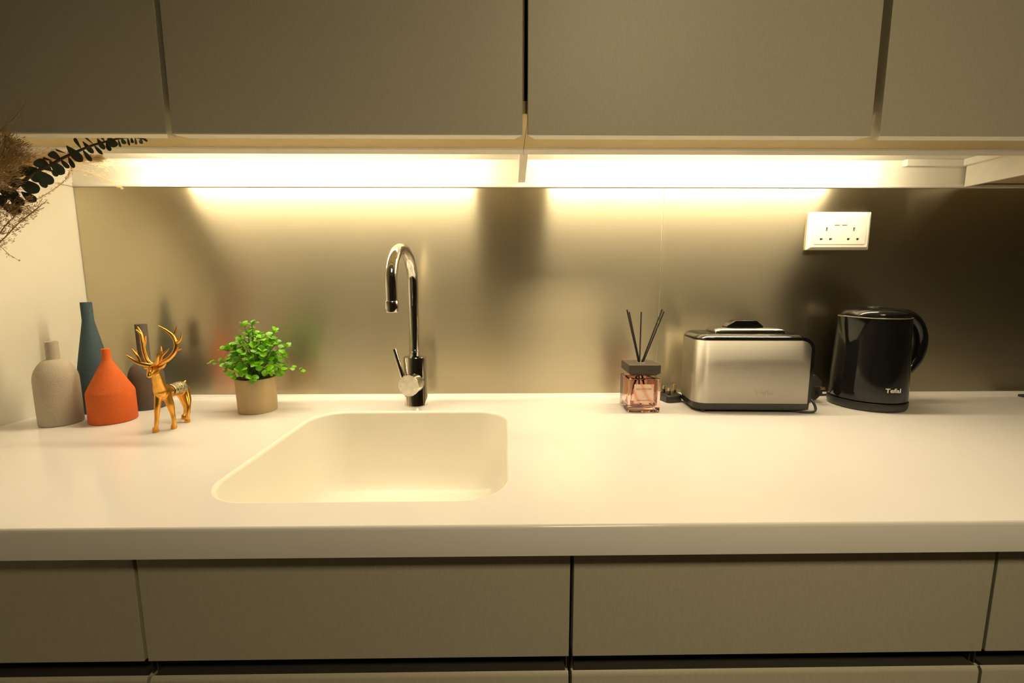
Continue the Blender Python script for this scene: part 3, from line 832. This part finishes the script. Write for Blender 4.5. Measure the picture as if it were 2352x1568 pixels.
sh.loft(cols, False, False, closed=False)
shell = sh.build('steel_shell', M['toaster_steel'], toa, local=True, smooth=40)
md = shell.modifiers.new('thick', 'SOLIDIFY'); md.thickness = 0.0012; md.offset = 0.6
def loop_b(off, z, dr): return [(p[0], p[1], z) for p in tr2(off, TW - dr, off, TD - off, max(0.026 - off, 0.002), max(0.012 - off, 0.003))]
MB().loft([loop_b(0.002, 0.1500, 0.020), loop_b(0.0002, 0.1545, 0.019), loop_b(0.0, 0.1605, 0.019), loop_b(0.005, 0.1655, 0.024), loop_b(0.013, 0.1688, 0.030), loop_b(0.018, 0.1690, 0.034)]).build('top_bezel', M['black_gloss'], toa, local=True, smooth=30)
slotm = MB().prism(rrect(0.050, 0.203, 0.030, 0.080, 0.006), 'z', 0.1660, 0.1694).build('toast_opening', M['hole'], toa, local=True)
def rr3(x0, x1, y0, y1, r, z): return [(p[0], p[1], z) for p in rrect(x0, x1, y0, y1, r, 5)]
lid = MB().loft([rr3(0.046, 0.196, 0.026, 0.084, 0.008, 0.1690), rr3(0.045, 0.197, 0.025, 0.085, 0.009, 0.1725), rr3(0.0465, 0.1955, 0.0265, 0.0835, 0.009, 0.1760), rr3(0.055, 0.187, 0.034, 0.076, 0.008, 0.1790), rr3(0.060, 0.182, 0.038, 0.072, 0.008, 0.1797)]).build('lid', M['lid_steel'], toa, local=True, smooth=45)
hp = [(0.0745, 0.1795), (0.1570, 0.1795), (0.1550, 0.1830), (0.1420, 0.1940), (0.1400, 0.1948), (0.0960, 0.1948), (0.0935, 0.1938), (0.0765, 0.1825)]
MB().prism(hp, 'y', 0.044, 0.066).build('lid_handle', M['black_gloss'], lid, local=True, bevel=0.0022, seg=3)
text_obj('embossed_logo', 'Tefal', 0.0205, M['emboss'], toa, (0.1435, -0.0010, 0.0440), (math.pi / 2, 0, 0), extrude=0.0005, scale=(1.05, 0.72, 1), bold=0.0003)

# ------------------------------------------------------------------ plugs with leads
def plug(loc, rz, lab, cord, group='black mains plugs with leads', upright=False, scale=1.0):
    """UK plug lying on its back, pins up; own frame, cable leaves along +x"""
    root = empty('mains_plug', loc, lab, 'plug', group, rz=rz)
    if upright: root.rotation_euler = (math.radians(80), 0, rz)
    root.scale = (scale,) * 3
    poly = [(-0.024, -0.019), (-0.017, -0.024), (0.010, -0.024), (0.022, -0.012), (0.022, 0.012), (0.010, 0.024), (-0.017, 0.024), (-0.024, 0.019)]
    def lp(s, z): return [(p[0] * s, p[1] * s, z) for p in poly]
    MB().loft([lp(0.90, 0.0), lp(1.0, 0.004), lp(1.0, 0.013), lp(0.93, 0.017)]).build('plug_body', M['black_satin'], root, local=True, bevel=0.001)
    for (x, y, w, d_, hh) in ((-0.012, -0.011, 0.0020, 0.0032, 0.0175), (-0.012, 0.011, 0.0020, 0.0032, 0.0175), (0.010, 0.0, 0.0040, 0.0020, 0.0225)):
        p = MB().box((x - w, y - d_, 0.0165), (x + w, y + d_, 0.0165 + hh)).build('pin', M['brass'], root, local=True, bevel=0.0006)
        if hh < 0.02:
            MB().box((x - w - 0.0002, y - d_ - 0.0002, 0.0166), (x + w + 0.0002, y + d_ + 0.0002, 0.0166 + hh * 0.55)).build('pin_sleeve', M['black_satin'], p, local=True)
    P, Rr = smooth_pts([Vector(c) for c in cord], [0.0026] * len(cord), 8)
    cb = MB().tube(P, Rr, 10, round_ends=True).build('lead', M['black_satin'], root, smooth=60)
    # cord points are given in the worktop frame: undo the root rotation
    cb.matrix_local = (root.rotation_euler.to_matrix().to_4x4() @ Matrix.Scale(scale, 4)).inverted()
    return root
pl1 = px(1537, 915, Z=0.0)
plug((pl1.x - 0.003, -0.048, 0.0), math.radians(14), 'black mains plug lying pins up between diffuser and toaster',
     [(pl1.x + 0.016, -0.043, 0.008), (pl1.x + 0.035, -0.034, 0.006), (pl1.x + 0.09, -0.018, 0.0030), (0.55, -0.014, 0.0030), (0.645, -0.018, 0.006), (0.660, -0.050, 0.020), (0.6585, -0.110, 0.032), (0.6600, -0.145, 0.024), (0.6575, -0.162, 0.0075), (0.638, -0.1600, 0.0030), (0.600, -0.140, 0.0030)])
plug((0.7090, -0.050, 0.0318), math.radians(-8), 'black mains plug propped upright between toaster and kettle', upright=True, scale=1.25, cord=
     [(0.735, -0.050, 0.026), (0.743, -0.026, 0.012), (0.772, -0.0125, 0.0030), (0.83, -0.0095, 0.0030), (0.86, -0.0125, 0.0030)])

# ------------------------------------------------------------------ kettle
KX, KY = 0.8219, -0.0909
ket = empty('electric_kettle', (KX, KY, 0.0), 'glossy black electric kettle with loop handle beside the toaster', 'kettle')
ha = math.radians(4.0); sa = math.radians(193.0)
hd = Vector((math.cos(ha), math.sin(ha), 0))
MB().lathe((KX, KY, 0), [(0, 0.0), (0.0700, 0.0), (0.0725, 0.0022), (0.0740, 0.0065), (0.0748, 0.0160), (0.0738, 0.0185), (0.0, 0.0188)], 72).build('power_base', M['black_satin'], ket)
kb_ = MB(); rings = []; NK = 144
kprof = [(0.0, 0.0195), (0.0690, 0.0195), (0.0722, 0.0215), (0.0732, 0.026), (0.0728, 0.045), (0.0718, 0.075), (0.0706, 0.105), (0.0695, 0.128), (0.0690, 0.137), (0.0684, 0.148), (0.0678, 0.160), (0.0673, 0.170), (0.0668, 0.180), (0.0664, 0.188), (0.0660, 0.196), (0.0652, 0.2010), (0.0630, 0.2015), (0.0, 0.2018)]
def kpoint(r, z, i):
    a = 2 * math.pi * i / NK
    da = (a - sa + math.pi) % (2 * math.pi) - math.pi
    k = max(0.0, (z - 0.128) / 0.073)
    wid = math.radians(34) * max(k, 0.02)
    bump = 0.019 * k * max(0.0, 1 - abs(da) / wid) if r > 0.02 else 0.0
    rr_ = max(r, 1e-5) + bump
    return Vector((KX + rr_ * math.cos(a), KY + rr_ * math.sin(a), z + (0.003 * max(0, 1 - abs(da) / wid) if z > 0.19 and r > 0.05 else 0)))
for r, z in kprof:
    rings.append([kpoint(r, z, i) for i in range(NK)])
kb_.loft(rings)
kbody = kb_.build('body', M['black_gloss'], ket, smooth=30)
rim = [kpoint(0.0655, 0.2012, i) for i in range(NK)]
rm = MB(); rings = []
for i in range(NK):
    c = rim[i]; o2 = Vector((c.x - KX, c.y - KY, 0)).normalized()
    rings.append([c + o2 * 0.0011 * math.cos(q) + Vector((0, 0, 0.0011 * math.sin(q))) for q in [2 * math.pi * j / 6 for j in range(6)]])
rings.append(rings[0])
rm.loft(rings, False, False)
rm.build('rim', M['rim'], kbody, smooth=60)
lid_ = MB().lathe((KX + 0.002, KY, 0.2020), [(0.0, 0.0), (0.0605, 0.0), (0.0625, 0.0020), (0.0622, 0.0060), (0.0590, 0.0115), (0.0500, 0.0160), (0.0330, 0.0185), (0.0, 0.0190)], 72).build('lid', M['black_gloss'], ket, smooth=50)
MB().lathe((KX + 0.004, KY + 0.004, 0.2205), [(0.0, 0.0), (0.0155, 0.0), (0.0150, 0.0022), (0.0125, 0.0030), (0.0, 0.0026)], 32).build('lid_button', M['black_satin'], lid_)
def hpnt(o, z): return Vector((KX, KY, z)) + hd * o
hpts = [hpnt(0.050, 0.2065), hpnt(0.068, 0.2060), hpnt(0.088, 0.1985), hpnt(0.106, 0.1820), hpnt(0.1175, 0.1560), hpnt(0.1190, 0.1290), hpnt(0.1120, 0.1030), hpnt(0.0960, 0.0800), hpnt(0.0760, 0.0650), hpnt(0.0660, 0.0590)]
hr = [0.010, 0.0118, 0.0130, 0.0132, 0.0132, 0.0130, 0.0124, 0.0112, 0.0098, 0.0085]
P, Rr = smooth_pts(hpts, hr, 6)
MB().tube(P, Rr, 24, round_ends=True).build('handle', M['black_gloss'], ket, smooth=60)
# logo wrapped on the front lower right of the body
la = math.atan2(-1.0, 0.0) + math.radians(4)
lp_ = px(2052, 898, Y=-0.15)
lr = 0.0730
dk = FWD + RIGHT * ((2052 - IMW / 2) / FPX) + UP * ((IMH / 2 - 898) / FPX)
co = Vector((CAM.x - KX, CAM.y - KY, 0)); qa = dk.x ** 2 + dk.y ** 2; qb = 2 * (co.x * dk.x + co.y * dk.y); qc = co.x ** 2 + co.y ** 2 - lr * lr
tk = (-qb - math.sqrt(max(0, qb * qb - 4 * qa * qc))) / (2 * qa)
hit = CAM + dk * tk
ang = math.atan2(hit.y - KY, hit.x - KX)
text_obj('printed_logo', 'Tefal', 0.0165, M['silver_print'], ket, (lr * math.cos(ang), lr * math.sin(ang), hit.z), (math.pi / 2, 0, ang + math.pi / 2), extrude=0.0004, scale=(1.0, 0.78, 1), bold=0.0003)

# small dark object at the far right edge of the worktop
so_ = empty('dark_tray', (1.335, -0.050, 0.0), 'dark flat tray just entering at the right edge of the worktop', 'tray')
tp = px(2347, 912, Z=0.0)
MB().box((tp.x, tp.y - 0.012, 0.0), (tp.x + 0.14, tp.y + 0.010, 0.006)).build('tray_slab', M['black_satin'], so_, bevel=0.0015)

# ------------------------------------------------------------------ dried bouquet at the left wall
VX, VY = -0.890, -0.475
bv = empty('flower_vase', (VX, VY, 0), 'plain clay vase holding the dried bouquet by the left wall', 'vase')
MB().lathe((VX, VY, 0), [(0.0, 0.0), (0.045, 0.0), (0.052, 0.01), (0.060, 0.06), (0.055, 0.12), (0.035, 0.17), (0.030, 0.20), (0.034, 0.215), (0.031, 0.215), (0.027, 0.20), (0.030, 0.17), (0.030, 0.05), (0.0, 0.05)], 40).build('body', M['clay'], bv)
MOUTH = Vector((VX, VY, 0.20))

# eucalyptus: stem and each leaf traced as base -> tip with a width, at its own depth
def ep(cx, cy, Y): return px(cx / 4.9, 280 + cy / 4.9, Y=Y)
euc = empty('eucalyptus_branch', (VX, VY, 0.20), 'dark green eucalyptus branch reaching under the left wall cabinet', 'branch')
st_pts = [(-500, 1500, -0.40), (-250, 1150, -0.37), (0, 900, -0.345), (150, 760, -0.335), (300, 640, -0.328), (400, 560, -0.322), (560, 490, -0.316), (690, 415, -0.311), (850, 340, -0.307), (920, 310, -0.304), (1050, 260, -0.300), (1180, 225, -0.297), (1320, 190, -0.295), (1480, 172, -0.293), (1640, 195, -0.292)]
P = [MOUTH + Vector((0.004, 0.004, -0.12)), MOUTH + Vector((0.006, 0.006, 0.0))] + [ep(*s_) for s_ in st_pts[1:]]
Rr = [0.0030] * 4 + [0.0028 - 0.0020 * i / 13 for i in range(len(P) - 4)]
A, B = smooth_pts(P, Rr, 5)
MB().tube(A, B, 8, round_ends=True).build('stem', M['stem_dark'], euc, smooth=60)
em = MB()
prof_e = [(0.0, 0.06), (0.10, 0.14), (0.28, 0.30), (0.48, 0.43), (0.66, 0.50), (0.80, 0.49), (0.90, 0.40), (0.96, 0.27), (0.99, 0.13), (1.0, 0.03)]
cen = [(t, 0.0, -0.06 * t * t) for t, w in prof_e]; lft = [(t, w, -0.06 * t * t + 0.12 * w) for t, w in prof_e]; rgt = [(t, -w, -0.06 * t * t + 0.12 * w) for t, w in prof_e]
n8 = len(prof_e)
em.add(cen + lft + rgt, [(i, i + 1, n8 + i + 1, n8 + i) for i in range(n8 - 1)] + [(2 * n8 + i, 2 * n8 + i + 1, i + 1, i) for i in range(n8 - 1)])
euc_me = em.mesh('eucalyptus_leaf', smooth=80); euc_me.materials.append(M['euc'])
EL = [((1610, 198), (1662, 215), 24), ((1590, 178), (1585, 248), 36), ((1520, 175), (1532, 256), 26), ((1478, 175), (1492, 238), 30), ((1436, 176), (1456, 262), 24), ((1365, 180), (1406, 250), 46), ((1330, 190), (1356, 284), 24),
      ((1225, 165), (1285, 280), 95), ((1195, 225), (1236, 324), 46), ((1095, 185), (1168, 306), 56), ((1180, 220), (1140, 165), 30), ((1058, 262), (1148, 360), 40), ((1055, 252), (950, 165), 20), ((930, 218), (1046, 350), 54), ((918, 305), (832, 176), 38), ((930, 312), (1026, 440), 48),
      ((748, 268), (918, 440), 98), ((770, 392), (828, 514), 46), ((745, 355), (618, 308), 22), ((692, 436), (552, 338), 84), ((680, 420), (772, 520), 52), ((585, 556), (396, 426), 118), ((592, 440), (478, 402), 26), ((556, 442), (716, 578), 112), ((575, 535), (645, 612), 48),
      ((378, 536), (592, 690), 118), ((425, 600), (515, 740), 66), ((420, 520), (215, 560), 110), ((200, 640), (424, 790), 138), ((240, 785), (398, 895), 92), ((100, 800), (245, 935), 110), ((0, 920), (232, 1020), 118), ((0, 620), (205, 690), 120), ((-20, 740), (190, 850), 130), ((330, 500), (430, 680), 90), ((60, 560), (250, 600), 80), ((-140, 820), (60, 900), 120)]
er = random.Random(5)
def stem_depth(cx):
    for (a, b_) in zip(st_pts, st_pts[1:]):
        if a[0] <= cx <= b_[0]:
            return a[2] + (b_[2] - a[2]) * (cx - a[0]) / (b_[0] - a[0])
    return -0.35 if cx < 0 else -0.292
for (bp0, tp0, w) in EL:
    Yd = stem_depth(bp0[0])
    dz = er.uniform(-0.007, 0.007)
    a = ep(bp0[0], bp0[1], Yd); b_ = ep(tp0[0], tp0[1], Yd + dz)
    ln = (b_ - a).length
    wpx = w / 4.9; wid = wpx * (a - CAM).dot(FWD) / FPX
    view = (CAM - a).normalized()
    add_leaf(euc_me, euc, a, b_ - a, view + Vector((er.uniform(-.25, .25), er.uniform(-.2, .2), er.uniform(-.25, .25))), ln, wid / ln)

# dried grasses: a stem and a haze of fine florets
def spray(name, lab, pts_px, spread, n, mat, seed, fl=0.008, start=1, taper=0.3, thick=0.0004, lean=0.6, droop=0.0, cat='dried grass', stem_r=0.0009, seeds=True):
    r = random.Random(seed)
    root = empty(name, (VX, VY, 0.20), lab, cat, 'dried grasses of the bouquet')
    P = [MOUTH + Vector((r.uniform(-.012, .012), r.uniform(-.012, .012), -0.10)), MOUTH + Vector((r.uniform(-.015, .015), r.uniform(-.015, .015), 0.01))] + [px(*p) for p in pts_px]
    A, B = smooth_pts(P, [stem_r * 1.4] * 2 + [stem_r] * (len(P) - 3) + [stem_r * 0.4], 8)
    MB().tube(A, B, 6).build('stem', mat, root, smooth=60)
    A2 = A[8 * (1 + start):]
    mb = MB()
    def sliver(p, q, w):
        d_ = (q - p)
        if d_.length < 1e-6: return
        u = d_.cross(Vector((r.uniform(-1, 1), r.uniform(-1, 1), r.uniform(-1, 1)))).normalized() * w
        v = d_.normalized().cross(u)
        c = p.lerp(q, 0.55)
        mb.add([p, c + u, c - u * 0.5 + v * 0.87, c - u * 0.5 - v * 0.87, q], [(0, 1, 2), (0, 2, 3), (0, 3, 1), (4, 2, 1), (4, 3, 2), (4, 1, 3)])
    L_ = len(A2)
    for i in range(n):
        t = r.random() ** 1.35
        f = t * (L_ - 1.001); k = int(f)
        p = A2[k].lerp(A2[k + 1], f - k); tg = (A2[k + 1] - A2[k]).normalized()
        sp = spread * ((1 - t) ** 0.8 * (1 - taper) + taper) * (0.3 + 0.7 * min(1, t * 5))
        off = Vector((r.gauss(0, 1), r.gauss(0, 0.7), r.gauss(0, 1)))
        off = off - tg * off.dot(tg)
        o_len = sp * r.random() ** 0.7
        off = off.normalized() * o_len
        q = p + off + tg * o_len * lean * 1.6 + Vector((0, 0, -droop * o_len))
        # clear of the wall and of the cabinet door
        q.x = max(q.x, XL + 0.012)
        if r.random() < 0.35: sliver(p, q, thick * 0.5)
        for j in range(3 if seeds else 1):
            dd = (tg * 1.3 + off.normalized() * 0.5 + Vector((r.uniform(-1, 1), r.uniform(-1, 1), r.uniform(-1, 1))) * 0.6).normalized()
            s0 = q - dd * fl * 0.2 + Vector((r.uniform(-1, 1), r.uniform(-1, 1), r.uniform(-1, 1))) * fl * 0.35
            e0 = s0 + dd * fl * r.uniform(0.5, 1.0)
            if -0.372 < e0.y < -0.325 and e0.z > 0.494: continue
            if e0.y >= -0.325 and e0.z > 0.5285: continue
            if e0.x < XL + 0.004: continue
            sliver(s0, e0, thick)
    ob = mb.build('florets', mat, root, smooth=0)
    ob['kind'] = 'stuff'
    return root
spray('pampas_plume', 'golden backlit pampas plume reaching farthest right under the cabinet', [(-70, 430, -0.33), (40, 390, -0.27), (150, 374, -0.19), (250, 380, -0.13), (325, 384, -0.10)], 0.024, 560, M['grass'], 1, fl=0.0065, thick=0.00028, taper=0.25)
spray('pampas_plume', 'golden pampas plume with a drooping tip below the light recess', [(-70, 440, -0.33), (60, 405, -0.25), (170, 390, -0.17), (240, 410, -0.13), (280, 432, -0.11)], 0.012, 170, M['grass'], 2, fl=0.005, thick=0.00028, taper=0.15)
spray('pampas_plume', 'dense brown pampas plume hanging over the left cabinet door edge', [(-80, 450, -0.42), (-35, 405, -0.408), (0, 365, -0.402), (25, 330, -0.398)], 0.034, 800, M['grass_dark'], 3, fl=0.008, taper=0.4)
spray('pampas_plume', 'dense golden pampas plume at the left edge below the door', [(-90, 440, -0.36), (-10, 400, -0.325), (60, 376, -0.295), (130, 362, -0.265), (230, 364, -0.225)], 0.027, 1500, M['grass'], 4, fl=0.009, taper=0.10, thick=0.00034)
spray('pampas_plume', 'thick brown pampas plume at the left edge over the eucalyptus', [(-90, 470, -0.40), (-40, 420, -0.385), (0, 380, -0.38), (30, 350, -0.378)], 0.034, 1100, M['grass_dark'], 5, fl=0.007, taper=0.45)
spray('pampas_plume', 'wispy brown pampas plume rising in front of the left cabinet door', [(-90, 400, -0.42), (-20, 320, -0.41), (30, 275, -0.405), (62, 235, -0.40)], 0.014, 80, M['grass_dark'], 6, fl=0.006)
spray('pampas_plume', 'low brown pampas plume beneath the eucalyptus leaves', [(-80, 520, -0.36), (-20, 490, -0.35), (20, 470, -0.345), (55, 470, -0.34)], 0.030, 480, M['grass_dark'], 7, fl=0.006, taper=0.4)
spray('statice_sprig', 'thin brown statice sprig low against the cream wall', [(-60, 590, -0.37), (0, 555, -0.35), (40, 515, -0.34), (75, 487, -0.335), (107, 461, -0.33)], 0.013, 90, M['grass_dark'], 8, fl=0.005, thick=0.0005, cat='dried flower', lean=0.2, taper=0.5)
spray('statice_sprig', 'bushy brown statice sprig at the left edge by the wall', [(-60, 575, -0.38), (-10, 545, -0.365), (15, 515, -0.36), (40, 490, -0.355)], 0.022, 170, M['grass_dark'], 9, fl=0.006, thick=0.0005, cat='dried flower', lean=0.3, taper=0.6)
spray('dried_twig', 'lone thin dried twig, lowest of the bouquet against the wall', [(-60, 545, -0.36), (-5, 563, -0.35), (22, 585, -0.345), (44, 598, -0.34)], 0.004, 14, M['grass_dark'], 10, fl=0.004, thick=0.0004, cat='dried flower', stem_r=0.0005)
spray('dried_twig', 'thin golden seeded twig curving up beneath the eucalyptus', [(20, 490, -0.31), (85, 458, -0.30), (130, 430, -0.295), (155, 408, -0.29), (165, 385, -0.285)], 0.004, 50, M['grass'], 11, fl=0.004, thick=0.0004, cat='dried flower', stem_r=0.0006, start=2)

# ------------------------------------------------------------------ linear lamp on the ceiling behind the photographer
lamp = empty('ceiling_lamp', (LAMP_POS.x, LAMP_POS.y, ZC), 'slim linear ceiling lamp behind the photographer', 'lamp')
def lq(u, v, w): return LAMP_POS + _lx * u + _ly * v + _ax * w
hu, hv = LAMP_LEN / 2 + 0.02, LAMP_WID / 2 + 0.012
MB().loft([[lq(a_ * hu, b_ * hv, w) for a_, b_ in ((-1, -1), (1, -1), (1, 1), (-1, 1))] for w in (-0.045, 0.0)]).build('housing', M['white'], lamp, bevel=0.002)
MB().loft([[lq(a_ * LAMP_LEN / 2, b_ * LAMP_WID / 2, w) for a_, b_ in ((-1, -1), (1, -1), (1, 1), (-1, 1))] for w in (0.0002, 0.0015)]).build('diffuser_strip', M['lens'], lamp)
for u in (-0.18, 0.18):
    q = lq(u, 0, -0.04)
    MB().tube([Vector((q.x, q.y, ZC - 0.0005)), q], 0.006, 10).build('bracket', M['white'], lamp)
for o in bpy.data.objects:
    if '_org' in o.keys(): del o['_org']
